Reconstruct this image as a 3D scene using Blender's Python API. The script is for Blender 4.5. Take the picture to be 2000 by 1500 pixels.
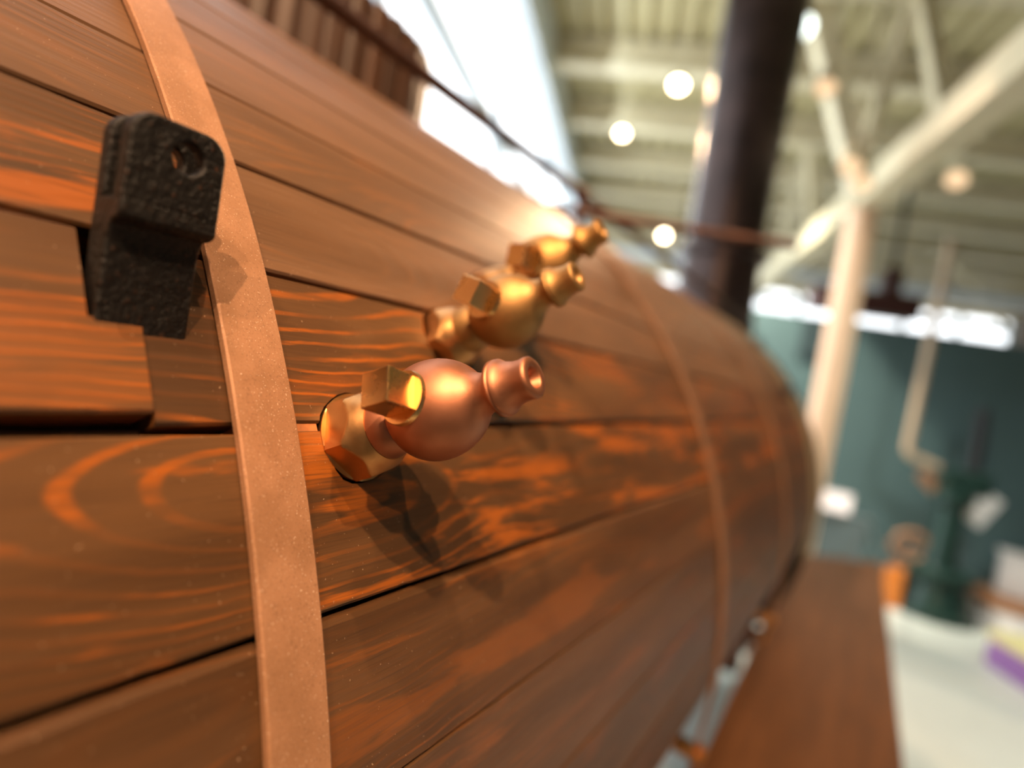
import bpy, bmesh, math, random
from mathutils import Vector, Matrix, noise

for o in list(bpy.data.objects):
    bpy.data.objects.remove(o, do_unlink=True)
SC = bpy.context.scene
COL = SC.collection
PI = math.pi
rad = math.radians

# ------------------------------------------------------------------ camera
ZA = 1.2            # height of the boiler axis
R = 0.75            # outer radius of the wooden lagging
F_PX = 1150.0       # focal length in pixels of the 2000 x 1500 frame
CAM = Vector((0.88741, 0.0, ZA + 0.39220))
AX_R = Vector((0.83315, 0.52789, 0.16491))       # camera right
AX_D = Vector((0.161535, 0.052899, -0.985448))   # camera down
AX_F = Vector((-0.528931, 0.847664, -0.041200))  # camera forward
cam_data = bpy.data.cameras.new('camera')
cam_data.sensor_fit = 'HORIZONTAL'
cam_data.sensor_width = 36.0
cam_data.lens = 36.0 * F_PX / 2000.0
cam_data.clip_start = 0.01
cam_data.clip_end = 200
cam_data.dof.use_dof = True
cam_data.dof.focus_distance = 0.272
cam_data.dof.aperture_fstop = 2.1
cam = bpy.data.objects.new('camera', cam_data)
COL.objects.link(cam)
_r = AX_R.normalized()
_f = AX_F.normalized()
_u = _r.cross(_f).normalized()
_r = _f.cross(_u).normalized()
cam.matrix_world = Matrix(((_r.x, _u.x, -_f.x, CAM.x), (_r.y, _u.y, -_f.y, CAM.y),
                           (_r.z, _u.z, -_f.z, CAM.z), (0, 0, 0, 1)))
SC.camera = cam

# ------------------------------------------------------------------ world, exposure
SC.view_settings.view_transform = 'Standard'
SC.view_settings.look = 'None'
SC.view_settings.gamma = 1.0
SC.view_settings.use_curve_mapping = False
SC.view_settings.exposure = 0.22
world = bpy.data.worlds.new('hall_ambient')
SC.world = world
world.use_nodes = True
wb = world.node_tree.nodes['Background']
wb.inputs[0].default_value = (1.0, 0.86, 0.70, 1)
wb.inputs[1].default_value = 0.09


def spot(name, loc, target, power, color, size=0.05, angle=60, blend=0.4):
    l = bpy.data.lights.new(name, 'SPOT')
    l.energy = power
    l.color = color
    l.shadow_soft_size = size
    l.spot_size = rad(angle)
    l.spot_blend = blend
    o = bpy.data.objects.new(name, l)
    COL.objects.link(o)
    o.location = loc
    o.rotation_euler = (Vector(target) - Vector(loc)).to_track_quat('-Z', 'Y').to_euler()
    return o


WARM = (1.0, 0.64, 0.37)
COOL = (0.80, 0.90, 1.0)
COCK = (0.72, 0.22, 1.56)
# track spots above and behind the photographer
spot('track_spot', (1.95, -1.75, 4.3), (0.65, 0.3, 1.55), 430, WARM, 0.03, 50)
spot('track_spot', (2.25, -0.75, 4.35), (0.65, 0.5, 1.5), 300, WARM, 0.03, 50)
spot('track_spot', (0.95, -0.45, 4.4), (0.45, 0.5, 1.75), 180, WARM, 0.03, 60)
spot('track_spot', (1.45, -2.3, 4.3), (0.55, 0.6, 1.6), 240, WARM, 0.03, 55)
# fill spots added to brighten the floor; spots on the partition and the column
spot('floor_fill_spot', (2.6, 3.6, 4.4), (1.9, 4.6, 0.0), 430, (.97, 1.0, .93), 0.15, 95, .7)
spot('wall_washer', (-0.7, 4.9, 4.2), (-0.1, 6.3, 1.75), 1700, (1.0, .90, .72), 0.1, 58, 1.0)
spot('floor_fill_spot', (-1.3, 2.4, 4.4), (-0.6, 2.6, 0.0), 260, (.97, 1.0, .93), 0.15, 80, .7)
spot('column_spot', (-0.5, 3.2, 4.2), (0.5, 5.0, 1.9), 120, (1.0, .78, .56), 0.06, 40, .7)
# daylight through the window wall (left, beyond the engine)
al = bpy.data.lights.new('window_daylight', 'AREA')
al.shape = 'RECTANGLE'
al.size = 7
al.size_y = 3
al.energy = 140
al.color = COOL
ao = bpy.data.objects.new('window_daylight', al)
COL.objects.link(ao)
ao.location = (-2.35, 5.6, 3.0)
ao.rotation_euler = Vector((0.93, 0.36, -0.25)).to_track_quat('-Z', 'Z').to_euler()

# ------------------------------------------------------------------ helpers


def pixray(u, v):
    return _r * ((u - 1000) / F_PX) - _u * ((v - 750) / F_PX) + _f


def on_z(u, v, z):
    d = pixray(u, v)
    return CAM + d * ((z - CAM.z) / d.z)


def on_plane(u, v, n, p0):
    d = pixray(u, v)
    n = Vector(n)
    return CAM + d * ((Vector(p0) - CAM).dot(n) / d.dot(n))


def pol(phi, r, y):
    a = rad(phi)
    return Vector((r * math.cos(a), y, ZA + r * math.sin(a)))


def obj(name, bm, mat, parent=None, smooth=False, label=None):
    me = bpy.data.meshes.new(name)
    if isinstance(bm, tuple):
        me.from_pydata(*bm)
    else:
        bmesh.ops.recalc_face_normals(bm, faces=bm.faces)
        bm.to_mesh(me)
        bm.free()
    if mat:
        me.materials.append(mat)
    if smooth:
        for p in me.polygons:
            p.use_smooth = True
        try:
            me.set_sharp_from_angle(angle=rad(smooth if smooth is not True else 40))
        except Exception:
            pass
    o = bpy.data.objects.new(name, me)
    COL.objects.link(o)
    if parent:
        par(o, parent)
    if label:
        o['label'] = label
    return o


def wmat(o):
    m = Matrix.LocRotScale(o.location, o.rotation_euler, o.scale)
    if o.parent:
        m = wmat(o.parent) @ o.matrix_parent_inverse @ m
    return m


def par(o, parent):
    o.parent = parent
    o.matrix_parent_inverse = wmat(parent).inverted()


def tag(o, label, cat, group=None, kind=None):
    o['label'] = label
    o['category'] = cat
    if group:
        o['group'] = group
    if kind:
        o['kind'] = kind
    return o


def empty(name, loc, label, cat, group=None):
    o = bpy.data.objects.new(name, None)
    o.empty_display_size = 0.05
    COL.objects.link(o)
    o.location = loc
    return tag(o, label, cat, group)


def struct(o):
    o['kind'] = 'structure'
    return o


def box(bm, lo, hi, M=None, bev=0.0):
    M = M or Matrix()
    r = bmesh.ops.create_cube(bm, size=1)
    lo, hi = Vector(lo), Vector(hi)
    for v in r['verts']:
        v.co = M @ Vector((lo[i] + (v.co[i] + .5) * (hi[i] - lo[i]) for i in range(3)))
    if bev:
        es = list({e for v in r['verts'] for e in v.link_edges})
        bmesh.ops.bevel(bm, geom=es, offset=bev, segments=2, affect='EDGES', profile=0.5)


def frame_from(d):
    d = Vector(d).normalized()
    a = Vector((0, 0, 1)) if abs(d.z) < .9 else Vector((1, 0, 0))
    x = a.cross(d).normalized()
    return x, d.cross(x), d


def lathe(bm, prof, o=(0, 0, 0), d=(0, 0, 1), n=32, cap=True, rfun=None):
    """prof: list of (s along axis, radius)."""
    x, y, z = frame_from(d)
    o = Vector(o)
    rings = []
    for s, r in prof:
        ring = []
        for k in range(n):
            t = 2 * PI * k / n
            rr = rfun(t, s, r) if rfun else r
            ring.append(bm.verts.new(o + z * s + (x * math.cos(t) + y * math.sin(t)) * rr))
        rings.append(ring)
    for a, b in zip(rings, rings[1:]):
        for k in range(n):
            bm.faces.new((a[k], a[(k + 1) % n], b[(k + 1) % n], b[k]))
    if cap:
        bm.faces.new(rings[0][::-1])
        bm.faces.new(rings[-1])
    return bm


def tube(bm, pts, r, n=12):
    pts = [Vector(p) for p in pts]
    rings = []
    for i, p in enumerate(pts):
        d = (pts[min(i + 1, len(pts) - 1)] - pts[max(i - 1, 0)]).normalized()
        x, y, z = frame_from(d)
        rings.append([bm.verts.new(p + (x * math.cos(2 * PI * k / n) + y * math.sin(2 * PI * k / n)) * r) for k in range(n)])
    for a, b in zip(rings, rings[1:]):
        for k in range(n):
            bm.faces.new((a[k], a[(k + 1) % n], b[(k + 1) % n], b[k]))
    bm.faces.new(rings[0][::-1])
    bm.faces.new(rings[-1])
    return bm


def beam(bm, a, b, w, h, up=(0, 0, 1)):
    """rectangular bar from a to b, w across, h in the up direction."""
    a, b = Vector(a), Vector(b)
    d = (b - a).normalized()
    s = d.cross(Vector(up)).normalized()
    t = s.cross(d)
    vs = []
    for p in (a, b):
        for i, j in ((-1, -1), (1, -1), (1, 1), (-1, 1)):
            vs.append(bm.verts.new(p + s * (i * w / 2) + t * (j * h / 2)))
    for f in ((0, 1, 2, 3), (4, 7, 6, 5), (0, 4, 5, 1), (1, 5, 6, 2), (2, 6, 7, 3), (3, 7, 4, 0)):
        bm.faces.new([vs[i] for i in f])
    return bm


# ------------------------------------------------------------------ materials


class NT:
    def __init__(self, name):
        self.m = bpy.data.materials.new(name)
        self.m.use_nodes = True
        self.t = self.m.node_tree
        self.n = self.t.nodes
        self.b = self.n['Principled BSDF']

    def node(self, typ, **kw):
        nd = self.n.new(typ)
        for k, v in kw.items():
            setattr(nd, k, v)
        return nd

    def link(self, a, b):
        self.t.links.new(a, b)

    def math(self, op, a, b=None, c=None, clamp=False):
        nd = self.node('ShaderNodeMath', operation=op, use_clamp=clamp)
        for i, x in enumerate((a, b, c)):
            if x is None:
                continue
            if isinstance(x, (int, float)):
                nd.inputs[i].default_value = x
            else:
                self.link(x, nd.inputs[i])
        return nd.outputs[0]

    def comb(self, x, y, z):
        nd = self.node('ShaderNodeCombineXYZ')
        for i, v in enumerate((x, y, z)):
            if isinstance(v, (int, float)):
                nd.inputs[i].default_value = v
            else:
                self.link(v, nd.inputs[i])
        return nd.outputs[0]

    def noise(self, vec, scale=5, detail=3, rough=.5, dist=0):
        nd = self.node('ShaderNodeTexNoise')
        nd.inputs['Scale'].default_value = scale
        nd.inputs['Detail'].default_value = detail
        nd.inputs['Roughness'].default_value = rough
        nd.inputs['Distortion'].default_value = dist
        if vec is not None:
            self.link(vec, nd.inputs['Vector'])
        return nd.outputs['Fac']

    def smooth(self, x, lo, hi, a=0.0, b=1.0):
        nd = self.node('ShaderNodeMapRange', interpolation_type='SMOOTHSTEP')
        self.link(x, nd.inputs[0])
        for i, v in enumerate((lo, hi, a, b)):
            nd.inputs[i + 1].default_value = v
        return nd.outputs[0]

    def mix(self, fac, a, b):
        nd = self.node('ShaderNodeMix', data_type='RGBA')
        if isinstance(fac, (int, float)):
            nd.inputs[0].default_value = fac
        else:
            self.link(fac, nd.inputs[0])
        for i, v in ((6, a), (7, b)):
            if isinstance(v, tuple):
                nd.inputs[i].default_value = (*v, 1)
            else:
                self.link(v, nd.inputs[i])
        return nd.outputs[2]

    def bump(self, h, strength=.3, dist=.001):
        nd = self.node('ShaderNodeBump')
        nd.inputs['Strength'].default_value = strength
        nd.inputs['Distance'].default_value = dist
        self.link(h, nd.inputs['Height'])
        self.link(nd.outputs[0], self.b.inputs['Normal'])

    def set(self, **kw):
        for k, v in kw.items():
            k = {'color': 'Base Color', 'rough': 'Roughness', 'metal': 'Metallic', 'spec': 'Specular IOR Level',
                 'emit': 'Emission Color', 'estr': 'Emission Strength', 'coat': 'Coat Weight', 'coatr': 'Coat Roughness'}[k]
            if isinstance(v, tuple):
                v = (*v, 1)
            if hasattr(v, 'is_output'):
                self.link(v, self.b.inputs[k])
            else:
                self.b.inputs[k].default_value = v
        return self


def plain(name, color, rough=.5, metal=0.0, var=.12, scale=8, bump=0, **kw):
    t = NT(name)
    tc = t.node('ShaderNodeTexCoord').outputs['Object']
    n = t.noise(tc, scale, 4, .6)
    dk = tuple(c * (1 - var) for c in color)
    lt = tuple(min(1, c * (1 + var)) for c in color)
    t.set(color=t.mix(t.smooth(n, .3, .7), dk, lt), rough=rough, metal=metal, **kw)
    if bump:
        t.bump(t.noise(tc, scale * 12, 4, .6), .4, bump)
    return t.m


def glow(name, color, strength):
    t = NT(name)
    t.set(color=(.02, .02, .02), emit=color, estr=strength, rough=.5)
    return t.m


def wood_mat(name, brown, orange, light, line=1.0, patch=1.0, rough=.42):
    t = NT(name)
    uv = t.node('ShaderNodeUVMap').outputs[0]
    sep = t.node('ShaderNodeSeparateXYZ')
    t.link(uv, sep.inputs[0])
    u, v = sep.outputs[0], sep.outputs[1]
    rnd = t.node('ShaderNodeObjectInfo').outputs['Random']
    off = t.math('MULTIPLY', rnd, 61.0)
    r2 = t.math('FRACT', t.math('MULTIPLY', rnd, 7.31))
    # growth rings cut flat: cathedral arches and straight grain
    wob = t.noise(t.comb(t.math('MULTIPLY', u, 4.0), t.math('MULTIPLY', v, 12.0), off), 1, 3, .5)
    wob2 = t.noise(t.comb(t.math('MULTIPLY', u, 60.0), t.math('MULTIPLY', v, 120.0), off), 1, 2, .5)
    low = t.noise(t.comb(t.math('MULTIPLY', u, 2.3), off, 3.7), 1, 2, .5)
    vc = t.math('ADD', t.math('MULTIPLY_ADD', r2, .13, -.065), t.math('MULTIPLY_ADD', wob, .03, -.015))
    dv = t.math('ADD', t.math('SUBTRACT', v, vc), t.math('MULTIPLY_ADD', wob2, .0016, -.0008))
    dd = t.math('MULTIPLY_ADD', low, .10, -.01)
    ring = t.math('SQRT', t.math('ADD', t.math('MULTIPLY', dv, dv), t.math('MULTIPLY', dd, dd)))
    lines = t.math('SINE', t.math('MULTIPLY', ring, 2 * PI * 230.0))
    broad = t.noise(t.comb(t.math('MULTIPLY', ring, 55.0), off, 1.3), 1, 1, .5)
    ln = t.smooth(lines, .45, .98)
    # where the stain has worn or taken less, orange shows
    fib = t.noise(t.comb(t.math('MULTIPLY', u, 26.0), t.math('MULTIPLY', v, 900.0), off), 1, 3, .6)
    area = t.noise(t.comb(t.math('MULTIPLY', u, 6.0), t.math('MULTIPLY', v, 42.0), off), 1, 4, .62, .5)
    r3 = t.math('FRACT', t.math('MULTIPLY', rnd, 23.17))
    area = t.math('ADD', area, t.math('MULTIPLY_ADD', r3, .13, -.085))
    worn = t.smooth(area, .42, .62)
    worn2 = t.smooth(t.math('ADD', t.math('MULTIPLY', area, .7), t.math('MULTIPLY', broad, .4)), .585, .65)
    fac = t.math('MULTIPLY', ln, t.math('MULTIPLY_ADD', worn, .78 * line, .10 * line))
    fac = t.math('MAXIMUM', fac, t.math('MULTIPLY', worn2, .85 * patch))
    fac = t.math('MULTIPLY', fac, t.smooth(fib, .30, .55, .45, 1.0), clamp=True)
    tone = t.noise(t.comb(t.math('MULTIPLY', u, 3.0), t.math('MULTIPLY', v, 30.0), off), 1, 3, .5)
    base = t.mix(t.smooth(tone, .35, .7), brown, light)
    base = t.mix(t.math('MULTIPLY', t.smooth(fib, .45, .75), .35), base, tuple(c * .45 for c in brown))
    col = t.mix(fac, base, orange)
    hsv = t.node('ShaderNodeHueSaturation')
    hsv.inputs['Saturation'].default_value = 1.0
    t.link(t.math('MULTIPLY_ADD', r2, .22, .89), hsv.inputs['Value'])
    t.link(col, hsv.inputs['Color'])
    # dust specks
    tc = t.node('ShaderNodeTexCoord').outputs['Object']
    sp = t.smooth(t.noise(tc, 700, 1, .5), .74, .80)
    colr = t.mix(t.math('MULTIPLY', sp, .5), hsv.outputs[0], (.55, .38, .25))
    t.set(color=colr, rough=t.math('MULTIPLY_ADD', fib, .25, rough - .1), spec=.45)
    t.bump(t.math('ADD', t.math('MULTIPLY', fib, .6), t.math('MULTIPLY', lines, .15)), .35, .0006)
    return t.m


WOOD = wood_mat('stained_lagging_wood', (.070, .031, .0105), (.36, .092, .007), (.120, .055, .020), 1.0, .95)
WOOD_N = wood_mat('lined_lagging_wood', (.072, .031, .0105), (.34, .088, .007), (.120, .055, .020), 1.0, .35)
WOOD_T = wood_mat('tan_sheen_lagging_wood', (.118, .056, .024), (.24, .09, .024), (.172, .086, .042), .60, .45, .46)  # upper boards: tan wood with the lamps' pinkish sheen mixed into the colour
WOOD_L = wood_mat('shaded_lagging_wood', (.066, .029, .010), (.26, .075, .009), (.102, .047, .018), .55, .45)  # lower boards: less orange, with their shade put into the brown
STAVE = wood_mat('dark_stave_wood', (.048, .022, .012), (.10, .036, .013), (.070, .032, .018), .5, .3)
BOARD = wood_mat('running_board_wood', (.11, .045, .017), (.22, .08, .02), (.15, .062, .024), .4, .4, .5)
RAW = plain('raw_wood_splinter', (.45, .16, .05), .7, var=.3, scale=60)


def strap_mat(name='strap_steel', k=1.0):
    t = NT(name)
    tc = t.node('ShaderNodeTexCoord').outputs['Object']
    n = t.noise(tc, 35, 4, .6)
    f = t.noise(tc, 900, 2, .6)
    c = t.mix(t.smooth(n, .35, .65), tuple(k * q for q in (.33, .165, .085)), tuple(k * q for q in (.42, .215, .118)))
    c = t.mix(t.smooth(f, .52, .72, 0, .4), c, (.16, .075, .04))
    c = t.mix(t.smooth(t.noise(tc, 1300, 1, .5), .68, .75, 0, .8), c, (.8, .6, .45))
    t.set(color=c, rough=.55, metal=.2, spec=.4)
    t.bump(f, .25, .0004)
    return t.m


STRAP = strap_mat()
STRAP_B = strap_mat('browned_strap_steel', .55)
SHELL = plain('boiler_shell_iron', (.012, .009, .007), .8, .2)


def bronze(name, a, b, rough=.34, metal=1.0):
    t = NT(name)
    tc = t.node('ShaderNodeTexCoord').outputs['Object']
    n = t.noise(tc, 45, 4, .6)
    t.set(color=t.mix(t.smooth(n, .3, .7), a, b), metal=metal, rough=t.math('MULTIPLY_ADD', n, .16, rough - .08))
    if rough > .3:
        t.bump(t.noise(tc, 700, 3, .6), .10, .0003)
    return t.m


BRONZE = [bronze('copper_bronze', (.45, .18, .095), (.54, .23, .13), .50, 1.0),
          bronze('golden_bronze', (.42, .235, .09), (.50, .28, .11), .56, 1.0),
          bronze('brown_brass', (.42, .23, .08), (.50, .275, .10), .56, 1.0)]
BRASS = bronze('polished_brass', (.72, .42, .16), (.82, .50, .22), .27)
BRASSD = bronze('nut_brass', (.58, .29, .11), (.68, .36, .145), .38)


def iron_mat():
    t = NT('black_cast_iron')
    tc = t.node('ShaderNodeTexCoord').outputs['Object']
    n = t.noise(tc, 160, 5, .65)
    n2 = t.noise(tc, 420, 3, .6)
    c = t.mix(t.smooth(n2, .62, .72, 0, .55), (.008, .0062, .0055), (.12, .045, .02))
    c = t.mix(t.smooth(n, .66, .74, 0, .5), c, (.13, .10, .08))
    t.set(color=c, rough=.46, metal=.1, spec=.3)
    t.bump(t.math('ADD', n, t.math('MULTIPLY', n2, .5)), .9, .0022)
    return t.m


IRON = iron_mat()
CHIM = plain('chimney_iron', (.042, .025, .022), .36, .6, .35, 5)
ROD = plain('rusty_rod', (.075, .03, .018), .5, .4, .3, 20)
RINGM = plain('end_ring_steel', (.36, .29, .17), .45, .5)
RINGD = plain('dark_end_ring', (.03, .025, .022), .5, .5)
FLOOR = plain('pale_floor', (.53, .57, .53), .45, var=.05, scale=2)
DECK = plain('corrugated_deck', (.42, .36, .19), .5, var=.06, scale=2)
STEEL = plain('cream_steel', (.60, .53, .35), .45, var=.05, scale=3)
WHITE = plain('white_steel', (.66, .74, .80), .45, var=.03, scale=3)
PIPE = plain('beige_pipe_paint', (.40, .29, .19), .45, var=.05, scale=3)
POST = plain('cream_post', (.80, .55, .36), .45, var=.04, scale=3)
TEAL = plain('teal_paint', (.050, .088, .092), .55, var=.06, scale=2)
DKGREEN = plain('dark_green_enamel', (.010, .030, .024), .3, .1)
BLACK = plain('black_paint', (.012, .012, .013), .45)
MAROON = plain('maroon_paint', (.035, .008, .006), .45)
PURPLE = plain('purple_paint', (.36, .17, .50), .5, var=.04)
YELLOW = plain('yellow_paint', (.86, .78, .38), .5, var=.04)
ORANGE = plain('orange_paint', (.55, .16, .02), .4)
PLINTH = plain('oak_plinth', (.32, .15, .07), .5, var=.15)
PAPER = plain('white_card', (.82, .78, .76), .6, var=.03)
DKRECT = plain('dark_slate', (.018, .032, .036), .5)
GREYB = plain('grey_blue_paint', (.16, .22, .24), .5)
PINK = plain('pale_pink_wall', (.72, .55, .46), .6, var=.05)
GLASS = glow('daylight_glazing', (.93, .97, 1.0), 2.8)
LAMPW = glow('warm_lamp_face', (1.0, .80, .52), 26)
LAMPM = glow('dim_warm_lamp_face', (1.0, .66, .38), 1.15)
LAMPC = glow('cool_lamp_face', (.90, 1.0, .93), 4)
LITCARD = glow('backlit_sign_face', (1.0, .86, .74), 1.3)

# ------------------------------------------------------------------ the hall
UD = Vector((math.cos(rad(21.6)), math.sin(rad(21.6)), 0))    # along the partition and purlins
VD = Vector((-UD.y, UD.x, 0))                                 # away from the camera
ORG = Vector((-0.342, 6.23, 0))                               # a point at the partition's foot


def B(u, v, z):                      # building coordinates: u along the partition, v beyond it
    return ORG + UD * u + VD * v + Vector((0, 0, z))


def buv(p):
    d = Vector(p) - ORG
    return d.dot(UD), d.dot(VD)


BM4 = Matrix(((UD.x, VD.x, 0, ORG.x), (UD.y, VD.y, 0, ORG.y), (0, 0, 1, 0), (0, 0, 0, 1)))

bm = bmesh.new()
box(bm, (-9, -11, -.1), (9, 16, 0), BM4)
floor = struct(obj('floor', bm, FLOOR))

# partition wall
bm = bmesh.new()
box(bm, (-1.6, 0, 0), (6.5, .12, 2.5), BM4)
struct(obj('wall_back', bm, TEAL))

# ceiling deck, corrugated along V
ZD = 4.6
eu = buv(on_z(1100, 130, ZD))[0]      # u of the deck's edge
verts, faces = [], []
nu = 0
u = eu
while u < 7.5:
    for du, dz in ((0, 0), (.07, 0), (.095, .07), (.165, .07)):
        verts += [B(u + du, -9, ZD + dz), B(u + du, 14, ZD + dz)]
    u += .19
for k in range(len(verts) // 2 - 1):
    faces.append((2 * k, 2 * k + 1, 2 * k + 3, 2 * k + 2))
ceil_o = struct(obj('ceiling', (verts, [], faces), DECK))
bm = bmesh.new()
box(bm, (eu, -9, ZD + .09), (7.5, 14, ZD + .12), BM4)
obj('roof_sheet', bm, DECK, ceil_o)
# purlins: I-beams along U
for k in range(-6, 9):
    v0 = buv(on_z(1800, 131, ZD - .02))[1] + 1.27 * k
    bm = bmesh.new()
    box(bm, (eu, v0 - .09, ZD - .24), (7.5, v0 + .09, ZD - .215), BM4)
    box(bm, (eu, v0 - .012, ZD - .215), (7.5, v0 + .012, ZD - .025), BM4)
    box(bm, (eu, v0 - .09, ZD - .025), (7.5, v0 + .09, ZD), BM4)
    obj('purlin', bm, STEEL, ceil_o)
# edge beam along V where the deck stops
bm = bmesh.new()
box(bm, (eu - .30, -9, ZD - .42), (eu - .02, 14, ZD + .1), BM4)
obj('edge_beam', bm, WHITE, ceil_o)

# girder along V on the round post, and the strut
ga, gb = on_z(2000, 130, 3.2), on_z(1480, 560, 3.2)
gdir = (gb - ga).normalized()
bm = bmesh.new()
beam(bm, ga - gdir * 3, gb + gdir * 2.0, .17, .2)
obj('girder', bm, STEEL, ceil_o)
jn = on_z(1690, 385, 3.2)
bm = bmesh.new()
beam(bm, jn + Vector((0, 0, -.05)), on_z(1588, -10, ZD), .15, .17, UD.cross(Vector((0, 0, 1))))
obj('strut', bm, STEEL, ceil_o)
# web members of the girder running on to the deck
for px in ((1480, 560), (1585, 474), (1850, 254)):
    p = on_z(*px, 3.2)
    bm = bmesh.new()
    beam(bm, p, p + gdir * .9 + Vector((0, 0, ZD - 3.2)), .09, .09)
    obj('web_member', bm, STEEL, ceil_o)
    bm = bmesh.new()
    beam(bm, p + gdir * 1.7, p + gdir * .9 + Vector((0, 0, ZD - 3.2)), .09, .09)
    obj('web_member', bm, STEEL, ceil_o)
# a second, lighter truss crossing far behind the partition
for vv, zz in ((4.2, 3.75), (7.0, 3.75)):
    for k in range(5):
        a = B(-3.4 + 1.9 * k, vv, zz)
        bm = bmesh.new()
        beam(bm, a, B(-3.4 + 1.9 * (k + 1), vv, zz), .10, .12)
        obj('truss_chord', bm, WHITE, ceil_o)
        bm = bmesh.new()
        beam(bm, a, B(-3.4 + 1.9 * (k + .5), vv, ZD - .1), .06, .06)
        obj('web_member', bm, STEEL, ceil_o)
        bm = bmesh.new()
        beam(bm, B(-3.4 + 1.9 * (k + 1), vv, zz), B(-3.4 + 1.9 * (k + .5), vv, ZD - .1), .06, .06)
        obj('web_member', bm, STEEL, ceil_o)

# window wall along V at the deck's edge
wu = eu - .34
bm = bmesh.new()
vs_m = [-6 + 2.45 * k for k in range(9)]
for v0 in vs_m:
    box(bm, (wu - .10, v0 - .035, .4), (wu + .03, v0 + .035, ZD + .1), BM4)
for z0, hh in ((.4, .06), (2.55, .05), (3.52, .06), (ZD, .08)):
    box(bm, (wu - .09, vs_m[0], z0 - hh), (wu + .04, vs_m[-1], z0 + hh), BM4)
win = struct(obj('window_1', bm, WHITE))
for a, b in zip(vs_m, vs_m[1:]):
    for z0, z1 in ((.46, 2.5), (2.6, 3.46), (3.58, ZD - .08)):
        bm = bmesh.new()
        box(bm, (wu - .04, a + .05, z0), (wu - .03, b - .05, z1), BM4)
        obj('pane', bm, GLASS, win)
bm = bmesh.new()
box(bm, (wu - .12, vs_m[0], 0), (wu + .06, vs_m[-1], .34), BM4)
struct(obj('wall_left', bm, PINK))

# far wall with a strip of windows below the deck
FV = 9.5
bm = bmesh.new()
box(bm, (eu - .3, FV, 0), (7.5, FV + .1, 2.75), BM4)
box(bm, (eu - .3, FV, 4.5), (7.5, FV + .1, ZD + .1), BM4)
far = struct(obj('wall_far', bm, PINK))
bm = bmesh.new()
us = [eu - .3, -3.2, -2.0, -.8, .4, 1.6, 2.8, 4.0, 5.2, 6.4, 7.5]
for u0 in us:
    box(bm, (u0 - .06, FV - .03, 2.75), (u0 + .06, FV + .08, 4.5), BM4)
for z0 in (2.79, 3.6, 4.46):
    box(bm, (us[0], FV - .03, z0 - .04), (us[-1], FV + .08, z0 + .04), BM4)
win2 = struct(obj('window_2', bm, WHITE))
for a, b in zip(us, us[1:]):
    for z0, z1 in ((2.83, 3.56), (3.64, 4.42)):
        bm = bmesh.new()
        box(bm, (a + .06, FV + .02, z0), (b - .06, FV + .03, z1), BM4)
        obj('pane', bm, GLASS, win2)

# round cream post carrying the girder
pb = Vector((jn.x, jn.y, 0))
pst = empty('column', pb, 'tall round cream column in front of the teal partition wall', 'column')
bm = bmesh.new()
lathe(bm, [(0.02, .10), (3.12, .10)], pb, n=32)
obj('shaft', bm, POST, pst, True)
bm = bmesh.new()
box(bm, (pb.x - .17, pb.y - .17, 0), (pb.x + .17, pb.y + .17, .025))
obj('base_plate', bm, STEEL, pst)
bm = bmesh.new()
lathe(bm, [(3.10, .10), (3.13, .15), (3.19, .15), (3.2, .12)], pb, n=32)
obj('cap', bm, STEEL, pst, True)


# ------------------------------------------------------------------ the steam engine
eng = empty('steam_engine', (0, 1.2, 0), 'wood-lagged steam engine boiler with brass cocks, steel straps and dark chimney', 'steam engine')
Y0, Y1, YE = -0.9, 0.16, 2.40
TH = .019
bm = bmesh.new()
lathe(bm, [(Y0 - .02, R - .056), (YE, R - .056)], (0, 0, ZA), (0, 1, 0), 96)
obj('boiler_shell', bm, SHELL, eng, True)


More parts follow.
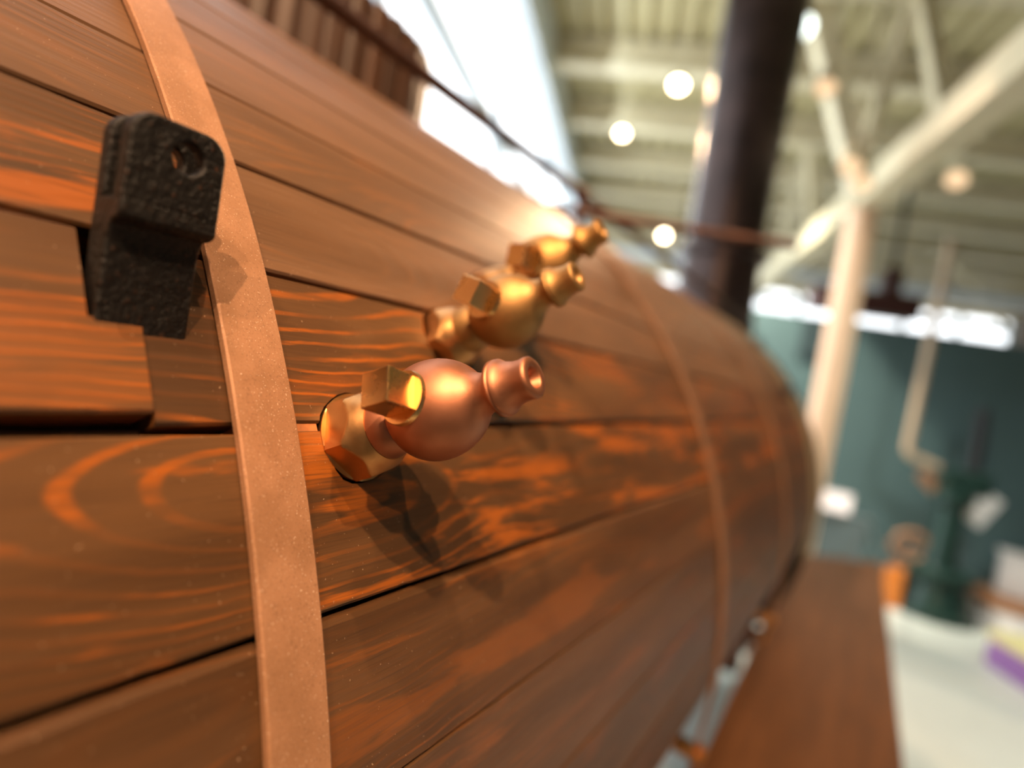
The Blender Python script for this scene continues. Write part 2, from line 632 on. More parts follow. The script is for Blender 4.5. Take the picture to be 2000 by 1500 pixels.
def plank(name, mat, plo, phi, ya, yb, chl=.0012, chh=.0012, dr=0.0, seed=0, wob=.00035, taper=None):
    """one lagging board between two angles (degrees) and two y; taper(y) gives (dlo, dhi) in degrees."""
    ys = [ya]
    while ys[-1] < yb - 1e-6:
        st = .008 if -.02 < ys[-1] < .55 else .05
        ys.append(min(yb, ys[-1] + st))
    nA = 6
    verts, uvs = [], []
    for y in ys:
        a0 = plo + math.degrees(wob / R) * (noise.noise((y * 38, seed * 3.1, .3)) + .6 * noise.noise((y * 140, seed, .9)))
        a1 = phi + math.degrees(wob / R) * (noise.noise((y * 38, seed * 3.1 + 9, .3)) + .6 * noise.noise((y * 140, seed + 5, .9)))
        if taper:
            t0, t1 = taper(y)
            a0 += t0
            a1 += t1
        c0, c1 = math.degrees(chl / R), math.degrees(chh / R)
        prof = [(a0, R - TH), (a0, R - chl), (a0 + c0, R)]
        for k in range(1, nA):
            prof.append((a0 + c0 + (a1 - a0 - c0 - c1) * k / nA, R))
        prof += [(a1 - c1, R), (a1, R - chh), (a1, R - TH)]
        am = (a0 + a1) / 2
        for a, r in prof:
            # boards are nearly flat across: sink the edges a touch less than the circle
            fl = .35 * (R / math.cos(rad(a - am)) * math.cos(rad((a1 - a0) / 2)) - R) if r > R - .5 * TH else 0
            rr = r + fl + dr + (R / 1.0) * 0
            verts.append(pol(a, rr, y))
            uvs.append((y, rad(a - am) * R + (R - r)))
    n = nA + 5
    faces = []
    for i in range(len(ys) - 1):
        for k in range(n):
            faces.append((i * n + k, i * n + (k + 1) % n, (i + 1) * n + (k + 1) % n, (i + 1) * n + k))
    faces.append(tuple(range(n))[::-1])
    faces.append(tuple((len(ys) - 1) * n + k for k in range(n)))
    o = obj(name, (verts, [], faces), mat, eng)
    me = o.data
    bmx = bmesh.new()
    bmx.from_mesh(me)
    bmesh.ops.recalc_face_normals(bmx, faces=bmx.faces)
    bmx.to_mesh(me)
    bmx.free()
    uvl = me.uv_layers.new(name='UVMap')
    for lp in me.loops:
        uvl.data[lp.index].uv = uvs[lp.vertex_index]
    return o


def cut(objs, bm):
    """subtract the shape from each object, and leave no cutter behind."""
    c = obj('cutter', bm, RAW)
    for o in objs:
        md = o.modifiers.new('cut', 'BOOLEAN')
        md.operation = 'DIFFERENCE'
        md.solver = 'EXACT'
        md.object = c
    bpy.context.view_layer.update()
    dg = bpy.context.evaluated_depsgraph_get()
    new = [(o, bpy.data.meshes.new_from_object(o.evaluated_get(dg))) for o in objs]
    for o, me in new:
        o.modifiers.clear()
        old = o.data
        me.name = old.name
        o.data = me
    bpy.data.objects.remove(c, do_unlink=True)


random.seed(4)
rows = {}
joints = [43.42, 38.80, 33.58, 27.45, 21.0, 14.75]
a = 43.42
ups = []
while a < 148:
    a += 5.0 + random.uniform(-.2, .3)
    ups.append(a)
downs = [8.7, 3.6, -1.3]
alljoint = ups[::-1] + joints + downs
gaps = {43.42: .0011, 38.80: .0018, 33.58: .0026, 27.45: .0020, 21.0: .0024, 14.75: .0009}
for i, (hi, lo) in enumerate(zip(alljoint, alljoint[1:])):
    gh = math.degrees(gaps.get(hi, .0010) / 2 / R)
    gl = math.degrees(gaps.get(lo, .0010) / 2 / R)
    dr = random.uniform(-.0006, .0006)
    kw = dict(seed=i, dr=dr)
    if hi == 21.0:
        kw['chh'] = .0042
    if hi == 33.58:
        # the row with the lug and two cocks
        rows['row_a'] = plank('plank', WOOD_N, 27.86, hi - gh, Y0, .1150, seed=i, dr=.0012)
        rows['row_b'] = plank('plank', WOOD_N, 27.52, hi - gh, .1160, .1590, seed=i + 50, dr=-.0004)
        rows['row_c'] = plank('plank', WOOD_N, 27.58, hi - gh, .1600, YE, seed=i + 60, dr=0,
                              taper=lambda y: (0.25 * min(1, max(0, y - .2)), 0))
        continue
    if hi == 27.45:
        rows['low_l'] = plank('plank', WOOD, lo + gl, 27.22, Y0, .1590, seed=i, dr=.0003)
        rows['low_r'] = plank('plank', WOOD, lo + gl, 27.28, .1600, YE, seed=i + 70, dr=.0003,
                              taper=lambda y: (0, 0.25 * min(1, max(0, y - .2))))
        continue
    wm = WOOD_L if hi < 22 else (WOOD if hi < 39 else WOOD_T)
    oL = plank('plank', wm, lo + gl, hi - gh, Y0, .1590, **kw)
    kw['seed'] = i + 100
    oR = plank('plank', WOOD_T if hi == 38.80 else wm, lo + gl, hi - gh, .1600, YE, **kw)
    if hi == 38.80:
        rows['up_l'], rows['up_r'] = oL, oR
    if hi == 43.42:
        rows['top_r'] = oR

# angle and y of each ball, its height above the boards, and the tilt of the cock's axis
cocks = [(26.9, .2130, .053, 25.6), (31.85, .3130, .0480, 29.5), (35.55, .3920, .0520, 33.0)]
holes = [(('row_c', 'low_r'), 0, .0235), (('row_c', 'up_r'), 1, .0245), (('up_r', 'top_r'), 2, .0245)]
for names, ci, hr in holes:
    ph, y, hb, tl = cocks[ci]
    d = pol(tl, 1, 0) - pol(tl, 0, 0)
    bm = bmesh.new()
    lathe(bm, [(-.04, hr), (.05, hr)], pol(ph, R + hb, y) - d * .053 + Vector((0, .001, 0)), d, 26,
          rfun=lambda t, s, r: r * (1 + .05 * math.sin(3 * t + 1) + .04 * math.sin(5 * t)))
    cut([rows[k] for k in names], bm)
# slot for the lug
bm = bmesh.new()
d = (pol(32.4, 1, 0) - pol(32.4, 0, 0))
tz = Vector((-d.z, 0, d.x))
Mx = Matrix(((d.x, 0, tz.x, 0), (0, 1, 0, 0), (d.z, 0, tz.z, ZA), (0, 0, 0, 1)))
box(bm, (R - .03, .0968, R * rad(30.62 - 32.4)), (R + .02, .1180, R * rad(34.2 - 32.4)), Mx)
cut([rows['row_a']], bm)
bm = bmesh.new()
box(bm, (R - .03, .1130, R * rad(30.36 - 32.4)), (R + .02, .1315, R * rad(34.2 - 32.4)), Mx)
cut([rows['row_b']], bm)
# raw splinters and packing seen in the open joint
bm = bmesh.new()
box(bm, (R - .018, .150, R * rad(27.2 - 32.4)), (R - .004, .190, R * rad(27.75 - 32.4)), Mx)
obj('packing_strip', bm, RAW, eng)
bm = bmesh.new()
box(bm, (R - .021, .02, R * rad(27.3 - 32.4)), (R - .012, .1145, R * rad(27.62 - 32.4)), Mx)
obj('packing_strip', bm, STAVE, eng)


# steel straps and end rings
def band(name, ya, yb, r0, r1, mat, ch=.0008, n=160, arc=None):
    bm = bmesh.new()
    prof = [(ya, r0), (ya, r1 - ch), (ya + ch, r1), (yb - ch, r1), (yb, r1 - ch), (yb, r0)]
    rings = []
    m = n if arc is None else n + 1
    for k in range(m):
        a = 360.0 * k / n if arc is None else arc[0] + (arc[1] - arc[0]) * k / n
        w = .0004 * noise.noise((math.cos(rad(a)) * 6, math.sin(rad(a)) * 6, ya))
        rings.append([bm.verts.new(pol(a, r + w, y)) for y, r in prof])
    for k in range(n):
        A, Bq = rings[k], rings[(k + 1) % m]
        for j in range(len(prof)):
            j2 = (j + 1) % len(prof)
            bm.faces.new((A[j], Bq[j], Bq[j2], A[j2]))
    if arc:
        bm.faces.new(rings[0])
        bm.faces.new(rings[-1])
    return obj(name, bm, mat, eng, 30)


ARC = (-9, 150)
band('strap', .1455, .1745, R + .0012, R + .0050, STRAP, arc=ARC)
band('strap', .870, .899, R + .0008, R + .0045, STRAP_B, arc=ARC)
band('strap', 1.546, 1.575, R + .0008, R + .0045, STRAP_B, arc=ARC)
for yl in (.160, .8845, 1.5605):
    # tightening lug and bolt at the strap's lower end
    bm = bmesh.new()
    d_ = pol(-9, 1, 0) - pol(-9, 0, 0)
    t_ = Vector((-d_.z, 0, d_.x))
    Ml = Matrix(((d_.x, 0, t_.x, 0), (0, 1, 0, yl), (d_.z, 0, t_.z, ZA), (0, 0, 0, 1)))
    box(bm, (R - .03, -.0145, -.012), (R + .018, .0145, .002), Ml, .002)
    tube(bm, [Ml @ Vector((R + .008, 0, -.07)), Ml @ Vector((R + .008, 0, .012))], .005, 10)
    obj('strap_lug', bm, BRASSD, eng)
band('end_ring', 2.25, 2.37, R + .0008, R + .006, RINGM, arc=ARC)
band('end_flange', 2.37, 2.41, R - .04, R + .012, RINGD)
# knobs near the far end
for px, rr in (((1523, 770), .022), ((1500, 652), .02)):
    d = pixray(*px)
    y_ = 2.05 if px[0] == 1523 else 2.3
    t_ = y_ / d.y
    p = CAM + d * t_
    ph = math.degrees(math.atan2(p.z - ZA, p.x))
    q = pol(ph, R, y_)
    nn = (pol(ph, 1, 0) - pol(ph, 0, 0))
    bm = bmesh.new()
    lathe(bm, [(-.02, rr), (.012, rr), (.018, rr * .7), (.03, rr * .7), (.034, rr * .4)], q, nn, 6)
    obj('bolt_boss', bm, RINGD, eng)

# smokebox, chimney, support saddles
bm = bmesh.new()
lathe(bm, [(2.40, .62), (3.95, .62), (3.98, .60), (4.0, .45), (4.03, .2), (4.04, .02)], (0, 0, ZA), (0, 1, 0), 64)
obj('smokebox', bm, CHIM, eng, True)
CY = 3.40
bm = bmesh.new()
lathe(bm, [(1.60, .30), (1.86, .25), (2.0, .225), (2.28, .215), (2.33, .212), (2.35, .245), (2.39, .245), (2.41, .205), (4.52, .235)], (0, CY, 0), n=48)
chim = obj('chimney', bm, CHIM, eng, 30)
bm = bmesh.new()
lathe(bm, [(4.44, .24), (4.46, .262), (4.52, .262), (4.53, .24)], (0, CY, 0), n=48)
obj('chimney_rim', bm, CHIM, chim, 30)
for ysd in (-.55, .45, 3.4):
    rr = R - .054 if ysd < 2.4 else .622
    bm = bmesh.new()
    pts = []
    for k in range(13):
        a = -120 + 60 * k / 12
        p = pol(a, rr, 0)
        pts.append((p.x, p.z))
    vs = []
    for yy in (ysd - .07, ysd + .07):
        vs.append([bm.verts.new((x, yy, z)) for x, z in pts] + [bm.verts.new((.26, yy, .0)), bm.verts.new((-.26, yy, .0))])
    for k in range(15):
        k2 = (k + 1) % 15
        bm.faces.new((vs[0][k], vs[0][k2], vs[1][k2], vs[1][k]))
    bm.faces.new(vs[0])
    bm.faces.new(vs[1][::-1])
    obj('saddle', bm, CHIM, eng)

# lagged dome with upright staves and a cap
DC = Vector((0, .588, 0))
DR, DZ0, DZ1 = .226, 1.84, 2.045
bm = bmesh.new()
lathe(bm, [(DZ0, DR - .018), (DZ1 - .004, DR - .018)], DC, n=48)
dome = obj('steam_dome', bm, SHELL, eng, True)
NS = 44
for k in range(NS):
    a0, a1 = 2 * PI * (k + .05) / NS, 2 * PI * (k + .95) / NS
    verts, uvs = [], []
    for z in (DZ0, DZ1 + .0025 * noise.noise((k * 1.7, 0, 0))):
        for a, r in ((a0, DR - .018), (a0, DR - .003), (a0 * .8 + a1 * .2, DR), (a0 * .2 + a1 * .8, DR), (a1, DR - .003), (a1, DR - .018)):
            verts.append(DC + Vector((r * math.cos(a), r * math.sin(a), z)))
            uvs.append((z, a * DR))
    faces = [(j, (j + 1) % 6, 6 + (j + 1) % 6, 6 + j) for j in range(6)] + [(5, 4, 3, 2, 1, 0), (6, 7, 8, 9, 10, 11)]
    o = obj('stave', (verts, [], faces), STAVE, dome)
    uvl = o.data.uv_layers.new(name='UVMap')
    for lp in o.data.loops:
        uvl.data[lp.index].uv = uvs[lp.vertex_index]
bm = bmesh.new()
lathe(bm, [(DZ1 - .006, DR - .02), (DZ1 + .006, DR - .03), (DZ1 + .02, DR * .6), (DZ1 + .03, .05)], DC, n=48)
obj('dome_cap', bm, CHIM, dome, True)

# handrail rod along the boiler with stanchions and a cross bar
RX = .30
ra = on_plane(830, 147, (1, 0, 0), (RX, 0, 0))
rz = ra.z
bm = bmesh.new()
tube(bm, [(RX, -.4, rz), (RX, 3.1, rz)], .0100)
rod = obj('handrail', bm, ROD, eng, True)
for ys in (-.3, 1.09, 2.2):
    bm = bmesh.new()
    lathe(bm, [(ZA + math.sqrt(R * R - RX * RX) - .01, .010), (rz - .012, .008)], (RX, ys, 0), n=12)
    bmesh.ops.create_uvsphere(bm, u_segments=14, v_segments=10, radius=.017, matrix=Matrix.Translation((RX, ys, rz)))
    obj('stanchion', bm, ROD, rod, True)
cb = on_plane(1160, 420, (0, 1, 0), (0, 1.09, 0))
cz = cb.z
cr = on_plane(1555, 480, (0, 0, 1), (0, 0, cz))
cl = on_plane(1070, 401, (0, 1, 0), (0, 1.06, 0))
bm = bmesh.new()
tube(bm, [cl, cb, cr], .0095)
obj('cross_bar', bm, ROD, eng, True)


# cocks
def hexr(t):
    k = (t + PI / 6) % (PI / 3) - PI / 6
    return .0203 / math.cos(k)


def make_cock(ph, y, hb, tilt, mat, label, turn, plug_turn, plug_tilt):
    d = (pol(tilt, 1, 0) - pol(tilt, 0, 0)).normalized()
    o0 = pol(ph, R + hb, y) - d * .053
    # body: taper out of the nut, ball, neck
    prof = [(.006, .0180), (.018, .0172), (.025, .0155), (.031, .0145)]
    bc, br = .0530, .0236
    for k in range(0, 19):
        t = rad(148 - (148 - 33) * k / 18)
        prof.append((bc + br * math.cos(t) * (1.0 if t > PI / 2 else 1.16), br * math.sin(t)))
    prof += [(.0785, .0108), (.0812, .0095), (.0838, .0089), (.0868, .0090), (.0885, .0098)]
    prof = [p for i, p in enumerate(prof) if i == 0 or p[0] > prof[i - 1][0] + 1e-5]
    bm = bmesh.new()
    lathe(bm, prof, o0, d, 56)
    body = obj('gauge_cock', bm, mat, eng, True, label)
    # hexagon nut with turned chamfer
    bm = bmesh.new()
    lp = [(-.060, .0150), (-.003, .0150), (-.0029, .0218), (.000, .0226), (.0005, .0226)]
    lp += [(.0015, .030), (.0110, .0236), (.0130, .0220), (.0155, .0204), (.0190, .0186), (.0225, .0165)]
    full = []
    for (s0, r0), (s1, r1) in zip(lp, lp[1:]):
        m = 1 if abs(r1 - r0) < .001 else 3
        for q in range(m):
            full.append((s0 + (s1 - s0) * q / m, r0 + (r1 - r0) * q / m))
    full.append(lp[-1])
    lathe(bm, full, o0, d, 72, rfun=lambda t, s, r: min(r, hexr(t + turn)) if s > .0005 else r)
    obj('hex_nut', bm, BRASSD, body, 25)
    # collar and nozzle with a bore
    bm = bmesh.new()
    np_ = [(.0880, .0080), (.0882, .0112), (.0890, .0119), (.0902, .0120), (.0908, .0114), (.0912, .0118), (.0922, .0117),
           (.0935, .0106), (.0955, .0096), (.0985, .0087), (.1020, .0083), (.1050, .0086), (.1064, .0085), (.1072, .0077),
           (.1072, .0050), (.1066, .0043), (.0960, .0032), (.0940, .0005)]
    lathe(bm, [(q, w * 1.07) for q, w in np_], o0, d, 48)
    obj('nozzle', bm, mat, body, 50)
    # plug across the ball, square end towards the viewer
    c = o0 + d * bc
    up = d.cross(Vector((0, 1, 0))).normalized()
    pd = Vector((0, -1, 0)) * math.cos(plug_tilt) + up * math.sin(plug_tilt)
    bm = bmesh.new()
    lathe(bm, [(.008, .0125), (.0222, .0125), (.0230, .0121), (.0230, .0100)], c, pd, 40)
    obj('plug_washer', bm, BRASS, body, 30)
    x, yv, z = frame_from(pd)
    ca, sa = math.cos(plug_turn), math.sin(plug_turn)
    X, Yv = x * ca + yv * sa, yv * ca - x * sa
    Mq = Matrix(((X.x, Yv.x, z.x, c.x), (X.y, Yv.y, z.y, c.y), (X.z, Yv.z, z.z, c.z), (0, 0, 0, 1)))
    bm = bmesh.new()
    box(bm, (-.0078, -.0078, .018), (.0078, .0078, .0385), Mq, .0004)
    obj('square_plug', bm, BRASS, body)
    bm = bmesh.new()
    lathe(bm, [(.008, .0105), (.0245, .0105), (.0262, .0095), (.0262, .006), (.030, .0055)], c, -pd, 6)
    obj('retaining_nut', bm, BRASS, body)
    return body


make_cock(*cocks[0], BRONZE[0], 'nearest copper-toned gauge cock, lowest of the three', .25, rad(24), rad(14))
make_cock(*cocks[1], BRONZE[1], 'middle golden bronze gauge cock', .35, rad(-12), rad(13))
make_cock(*cocks[2], BRONZE[2], 'farthest brassy gauge cock, highest of the three', .1, rad(-2), rad(1))


# black cast lug standing upright on the lagging
def plate(bm, x0, x1, outline, hole=None):
    n = len(outline)
    if hole:
        hy, hz, hr = hole
        inn = []
        for yy, zz in outline:
            a = math.atan2(zz - hz, yy - hy)
            inn.append((hy + hr * math.cos(a), hz + hr * math.sin(a)))
    vs = [[bm.verts.new((x, yy, zz)) for yy, zz in outline] for x in (x0, x1)]
    for k in range(n):
        k2 = (k + 1) % n
        bm.faces.new((vs[0][k], vs[0][k2], vs[1][k2], vs[1][k]))
    if hole:
        hs = [[bm.verts.new((x, yy, zz)) for yy, zz in inn] for x in (x0, x1)]
        for k in range(n):
            k2 = (k + 1) % n
            bm.faces.new((hs[0][k], hs[1][k], hs[1][k2], hs[0][k2]))
            for i in (0, 1):
                bm.faces.new((vs[i][k], vs[i][k2], hs[i][k2], hs[i][k]))
    else:
        bm.faces.new(vs[0])
        bm.faces.new(vs[1])


def rounded(y0, y1, z0, z1, rt, m=4):
    """outline with rounded top corners and subdivided sides."""
    pts = []
    S = 12
    for k in range(S):
        pts.append((y0 + (y1 - y0) * k / S, z0))
    for k in range(S):
        pts.append((y1, z0 + (z1 - rt - z0) * k / S))
    for k in range(7):
        a = rad(90 * k / 6)
        pts.append((y1 - rt + rt * math.cos(a), z1 - rt + rt * math.sin(a)))
    for k in range(1, S):
        pts.append((y1 - rt + (y0 + rt - y1 + rt) * k / S, z1))
    for k in range(7):
        a = rad(90 + 90 * k / 6)
        pts.append((y0 + rt + rt * math.cos(a), z1 - rt + rt * math.sin(a)))
    for k in range(1, S):
        pts.append((y0, z1 - rt + (z0 - z1 + rt) * k / S))
    return pts


LY0, LY1 = .0985, .1338
zz = lambda h: ZA + h
hol = (.1195, zz(.4465), .0058)
bm = bmesh.new()
plate(bm, .6480, .6552, rounded(LY0, LY1, zz(.4255), zz(.4580), .0085), hol)
plate(bm, .6340, .6405, rounded(LY0, LY1, zz(.4255), zz(.4580), .0085), hol)
# solid below the fork, stepping back with a fillet to the shank
side = [(.6340, zz(.4265)), (.6340, zz(.30)), (.6455, zz(.30)), (.6470, zz(.384)), (.6475, zz(.4100)), (.6482, zz(.4145)),
        (.6500, zz(.4172)), (.6532, zz(.4185)), (.6552, zz(.4200)), (.6552, zz(.4265))]
vs = [[bm.verts.new((x, yy + (.0 if (z > zz(.418) or yy < .12) else -.0015), z)) for x, z in side] for yy in (LY0, LY1)]
for k in range(len(side)):
    k2 = (k + 1) % len(side)
    bm.faces.new((vs[0][k], vs[0][k2], vs[1][k2], vs[1][k]))
bm.faces.new(vs[0])
bm.faces.new(vs[1])
bmesh.ops.recalc_face_normals(bm, faces=bm.faces)
lug = obj('fork_lug', bm, IRON, eng, 30, 'black cast-iron fork lug with a pin hole, beside the near strap')
bv = lug.modifiers.new('bevel', 'BEVEL')
bv.width = .0011
bv.segments = 2
bv.limit_method = 'ANGLE'
bv.angle_limit = rad(50)

# running board low on this side, with its brackets
ZB = .85


def rb(px, z=ZB):
    return on_z(*px, z)


nl, nr, fr = rb((1362, 1500)), rb((1765, 1500)), rb((1722, 1100))
fl = rb((1552, 1078))
e = (nl - fl) / (nl - fl).length
e2 = (nr - fr) / (nr - fr).length
nl2, nr2 = nl + e * 1.2, nr + e2 * 1.2
verts, uvs = [], []
for z in (ZB - .035, ZB):
    for p in (nl2, nr2, fr, fl):
        verts.append(Vector((p.x, p.y, z)))
        uvs.append((p.y, p.x))
o = obj('running_board', (verts, [], [(3, 2, 1, 0), (4, 5, 6, 7), (0, 1, 5, 4), (1, 2, 6, 5), (2, 3, 7, 6), (3, 0, 4, 7)]), BOARD, eng)
uvl = o.data.uv_layers.new(name='UVMap')
for lp in o.data.loops:
    uvl.data[lp.index].uv = uvs[lp.vertex_index]
for yb_ in (-.1, .6, 2.2, 2.42, 2.85):
    bm = bmesh.new()
    box(bm, (.55, yb_ - .03, ZB - .075), (1.0, yb_ + .03, ZB - .036))
    box(bm, (.55, yb_ - .03, ZB - .2), (.62, yb_ + .03, ZB - .075))
    obj('board_bracket', bm, ROD, o)


# ------------------------------------------------------------------ lamps under the deck
def lamp(px, z, mat, rr, label, power=0, col=WARM, group='ceiling spotlights'):
    p = on_z(*px, z)
    e_ = empty('ceiling_spotlight', (p.x, p.y, ZD), label, 'lamp', group)
    aim = (CAM + Vector((0, .6, -1.2)) - p).normalized()
    aim = (aim + Vector((0, 0, -.5))).normalized()
    bm = bmesh.new()
    tube(bm, [(p.x, p.y, ZD), (p.x, p.y, z + rr * 1.2)], .012, 8)
    obj('stem', bm, STEEL, e_, True)
    bm = bmesh.new()
    lathe(bm, [(-rr * 2.6, rr * .35), (-rr * 2.2, rr * .8), (-rr * .6, rr * 1.02), (.012, rr * 1.12), (.012, rr * 1.0), (0, rr * .98)], p, aim, 20)
    obj('housing', bm, STEEL, e_, True)
    bm = bmesh.new()
    lathe(bm, [(.002, rr * .96), (.006, rr * .9), (.010, rr * .3)], p, aim, 20)
    obj('lamp_face', bm, mat, e_)
    if power:
        s = spot('lamp_beam', p + aim * .03, p + aim, power, col, rr, 100, .6)
        par(s, e_)
    return e_


lamp((1325, 165), 4.0, LAMPW, .055, 'brightest warm spotlight, just left of the chimney', 260)
lamp((1215, 260), 4.0, LAMPW, .045, 'bright warm spotlight farther left of the chimney, below the brightest one', 200)
lamp((1297, 460), 3.6, LAMPW, .05, 'small warm spotlight low beside the chimney collar')
lamp((1562, 52), 4.0, LAMPC, .09, 'cool white spotlight half hidden by the top of the chimney')
lamp((1613, 170), 3.4, LAMPM, .055, 'dim warm spotlight on the strut right of the chimney')
lamp((1663, 325), 3.05, LAMPM, .06, 'dim warm spotlight above the column head, upper of the close pair')
lamp((1683, 357), 2.98, LAMPM, .055, 'dim warm spotlight above the column head, lower of the close pair')
lamp((1868, 350), 3.9, LAMPM, .09, 'dim warm spotlight far right under the deck')

# ------------------------------------------------------------------ things by the partition
WN = -VD


def onwall(px, off):                 # point on a plane parallel to the partition, off metres in front of it
    return on_plane(*px, VD, B(0, -off, 0))


# beige drop pipe with an elbow
p0, p1, p2 = onwall((1858, 470), .45), onwall((1770, 886), .45), onwall((1832, 914), .45)
bm = bmesh.new()
tube(bm, [p0 + Vector((0, 0, 0)), p1 + Vector((0, 0, .06)), p1 + (p2 - p1) * .04 + Vector((0, 0, .02)), p1 + (p2 - p1) * .16, p2], .036, 16)
tag(obj('drop_pipe', bm, PIPE, None, True), 'beige pipe hanging before the teal wall with an elbow at its foot', 'pipe')

# dark green hand pump machine
mb = onwall((1826, 1150), .5)
mx, my = mb.x, mb.y
mac = empty('pump_machine', (mx, my, 0), 'dark green cast machine with upright rod standing before the teal wall', 'machine')
bm = bmesh.new()
lathe(bm, [(0, .33), (.05, .33), (.08, .28), (.30, .22), (.34, .27), (.40, .27), (.44, .16)], (mx, my, 0), n=24)
obj('base', bm, DKGREEN, mac, 40)
bm = bmesh.new()
lathe(bm, [(.40, .15), (.62, .11), (.95, .10), (1.0, .15), (1.08, .15), (1.12, .10)], (mx, my, 0), n=20)
obj('body', bm, DKGREEN, mac, 40)
hd = onwall((1858, 970), .40)
bm = bmesh.new()
box(bm, (-.17, -.10, -.09), (.17, .10, .12), Matrix.Translation((mx + .06, my, 1.17)) @ Matrix.Rotation(.3, 4, 'Z'), .02)
obj('head', bm, DKGREEN, mac)
bm = bmesh.new()
tube(bm, [onwall((1890, 985), .40), onwall((1922, 800), .40)], .055, 12)
obj('lever', bm, BLACK, mac, True)
bm = bmesh.new()
tube(bm, [onwall((1800, 925), .40), onwall((1845, 975), .40)], .055, 10)
obj('spout', bm, PLINTH, mac, True)
wc = onwall((1778, 1066), .42)
bm = bmesh.new()
ring = [wc + UD * (.15 * math.cos(t)) + Vector((0, 0, .12 * math.sin(t))) for t in [2 * PI * k / 24 for k in range(25)]]
tube(bm, ring, .022, 8)
for k in range(3):
    t = 2 * PI * k / 3
    tube(bm, [wc, wc + UD * (.15 * math.cos(t)) + Vector((0, 0, .12 * math.sin(t)))], .012, 6)
obj('hand_wheel', bm, PLINTH, mac, True)
bm = bmesh.new()
fp = onwall((1748, 1112), .55)
box(bm, (fp.x - .07, fp.y - .06, 0), (fp.x + .08, fp.y + .06, fp.z + .02), None, .015)
obj('orange_foot', bm, ORANGE, mac)
tp = onwall((1915, 992), .38)
bm = bmesh.new()
box(bm, (-.11, -.006, -.15), (.11, .006, .15), Matrix.Translation(tp) @ Matrix.Rotation(rad(21.6), 4, 'Z') @ Matrix.Rotation(.5, 4, 'Y'))
obj('card_tag', bm, PAPER, mac)

# low wooden plinth with a pale box on it
q = onwall((1990, 1170), .42)
q.z = 0
pl = empty('plinth', (q.x, q.y, 0), 'low round wooden plinth at the right by the teal wall', 'plinth')
bm = bmesh.new()
lathe(bm, [(0, .33), (.19, .33), (.19, .31)], (q.x, q.y, 0), n=32)
obj('drum', bm, PAPER, pl, 40)
bm = bmesh.new()
lathe(bm, [(.19, .35), (.25, .35), (.26, .33)], (q.x, q.y, 0), n=32)
obj('rim', bm, PLINTH, pl, 40)
wp = onwall((1992, 1115), .35)
bm = bmesh.new()
box(bm, (wp.x - .14, wp.y - .1, .262), (wp.x + .3, wp.y + .1, wp.z + .12), None, .02)
box(bm, (wp.x - .16, wp.y - .12, wp.z + .12), (wp.x + .32, wp.y + .12, wp.z + .14))
tag(obj('display_box', bm, PAPER), 'white lidded box standing on the round plinth at the right edge', 'box')

# purple bench with a yellow top
c0 = on_z(1921, 1293, 0)
c1 = on_z(2000, 1346, 0)
ex = (c1 - c0).normalized()
ey = Vector((-ex.y, ex.x, 0))
Mb = Matrix(((ex.x, ey.x, 0, c0.x), (ex.y, ey.y, 0, c0.y), (0, 0, 1, 0), (0, 0, 0, 1)))
d_ = pixray(1927, 1243)
tt = ((c0 - CAM).dot(Vector((d_.x, d_.y, 0)))) / (d_.x ** 2 + d_.y ** 2)
hB = (CAM + d_ * tt).z
dB = max(.4, (on_z(1982, 1192, hB + .05) - c0).dot(ey))
bn = empty('bench', c0, 'low purple bench block with a pale yellow top on the floor', 'bench')
bm = bmesh.new()
box(bm, (0, 0, 0), (1.3, dB, hB), Mb, .008)
obj('bench_body', bm, PURPLE, bn)
bm = bmesh.new()
box(bm, (-.01, -.01, hB), (1.31, dB + .01, hB + .06), Mb, .006)
obj('bench_top', bm, YELLOW, bn)

# lit sign on a grey stand near the far end of the engine
sp = on_z(1645, 1062, .62)
sg = empty('information_stand', (sp.x, sp.y, 0), 'small lit information sign on a grey stand beyond the running board', 'sign')
nrm = (CAM - sp)
nrm.z = 0
nrm.normalize()
sx = Vector((-nrm.y, nrm.x, 0))
def onsp(px):
    return on_plane(*px, nrm, sp)
a_, b_ = onsp((1602, 955)), onsp((1667, 1003))
Ms = Matrix(((sx.x, nrm.x, 0, sp.x), (sx.y, nrm.y, 0, sp.y), (0, 0, 1, 0), (0, 0, 0, 1)))
cz_ = (a_.z + b_.z) / 2
cx_ = (((a_ + b_) / 2) - sp).dot(sx)
tilt = Matrix.Rotation(rad(9), 4, 'Y')
bm = bmesh.new()
box(bm, (-.105, -.02, -.08), (.105, .015, .08), Ms @ Matrix.Translation((cx_, .02, cz_)), .006)
obj('sign_frame', bm, GREYB, sg)
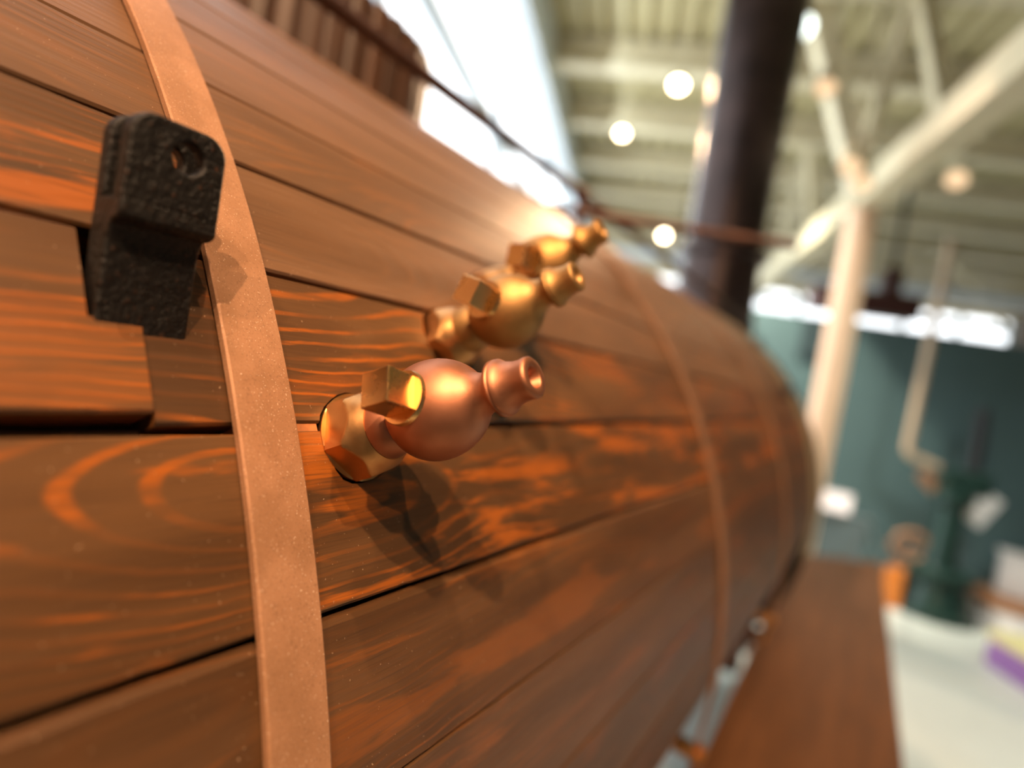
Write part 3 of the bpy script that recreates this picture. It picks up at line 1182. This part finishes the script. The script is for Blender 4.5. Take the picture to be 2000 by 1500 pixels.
bm = bmesh.new()
box(bm, (-.098, .016, -.073), (.098, .02, .073), Ms @ Matrix.Translation((cx_, .02, cz_)))
obj('sign_face', bm, LITCARD, sg)
bm = bmesh.new()
box(bm, (-.16, -.10, .02), (.14, .0, cz_ - .085), Ms, .01)
obj('stand', bm, GREYB, sg)
bm = bmesh.new()
box(bm, (-.2, -.16, 0), (.2, .1, .02), Ms, .004)
obj('foot_plate', bm, GREYB, sg)
# cable drooping from the sign stand to the machine
ca_, cb_ = on_plane(1700, 1016, nrm, sp + nrm * .14), onwall((1742, 1103), .62)
bm = bmesh.new()
tube(bm, [ca_.lerp(cb_, k / 10) + Vector((0, 0, -.10 * math.sin(PI * k / 10))) for k in range(11)], .012, 8)
tag(obj('cable', bm, GREYB, None, True), 'grey cable drooping from the lit sign towards the machine', 'cable')

# dark rectangle on the partition and the maroon unit hung above it
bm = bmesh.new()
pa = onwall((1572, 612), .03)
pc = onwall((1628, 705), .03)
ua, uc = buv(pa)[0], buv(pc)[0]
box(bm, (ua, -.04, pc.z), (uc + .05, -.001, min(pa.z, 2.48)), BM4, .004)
tag(obj('wall_rectangle', bm, DKRECT), 'dark grey rectangle high on the teal wall behind the column', 'panel')
ha, hb = onwall((1690, 570), -.35), onwall((1785, 630), -.35)
un = empty('hanging_unit', ((ha.x + hb.x) / 2, (ha.y + hb.y) / 2, ZD), 'dark maroon unit hung from the roof above the teal wall', 'hanging unit')
u0, u1 = buv(ha)[0], buv(hb)[0]
bm = bmesh.new()
box(bm, (u0 - .5, .2, hb.z), (u1, .5, ha.z), BM4, .015)
obj('unit_body', bm, MAROON, un)
hs = onwall((1742, 545), -.35)
us_ = buv(hs)[0]
bm = bmesh.new()
box(bm, (us_ - .08, .27, ha.z), (us_ + .08, .43, hs.z + .10), BM4, .01)
obj('hanger_block', bm, MAROON, un)
bm = bmesh.new()
box(bm, (us_ - .02, .33, hs.z + .10), (us_ + .02, .37, ZD), BM4)
obj('hanger_rod', bm, BLACK, un)
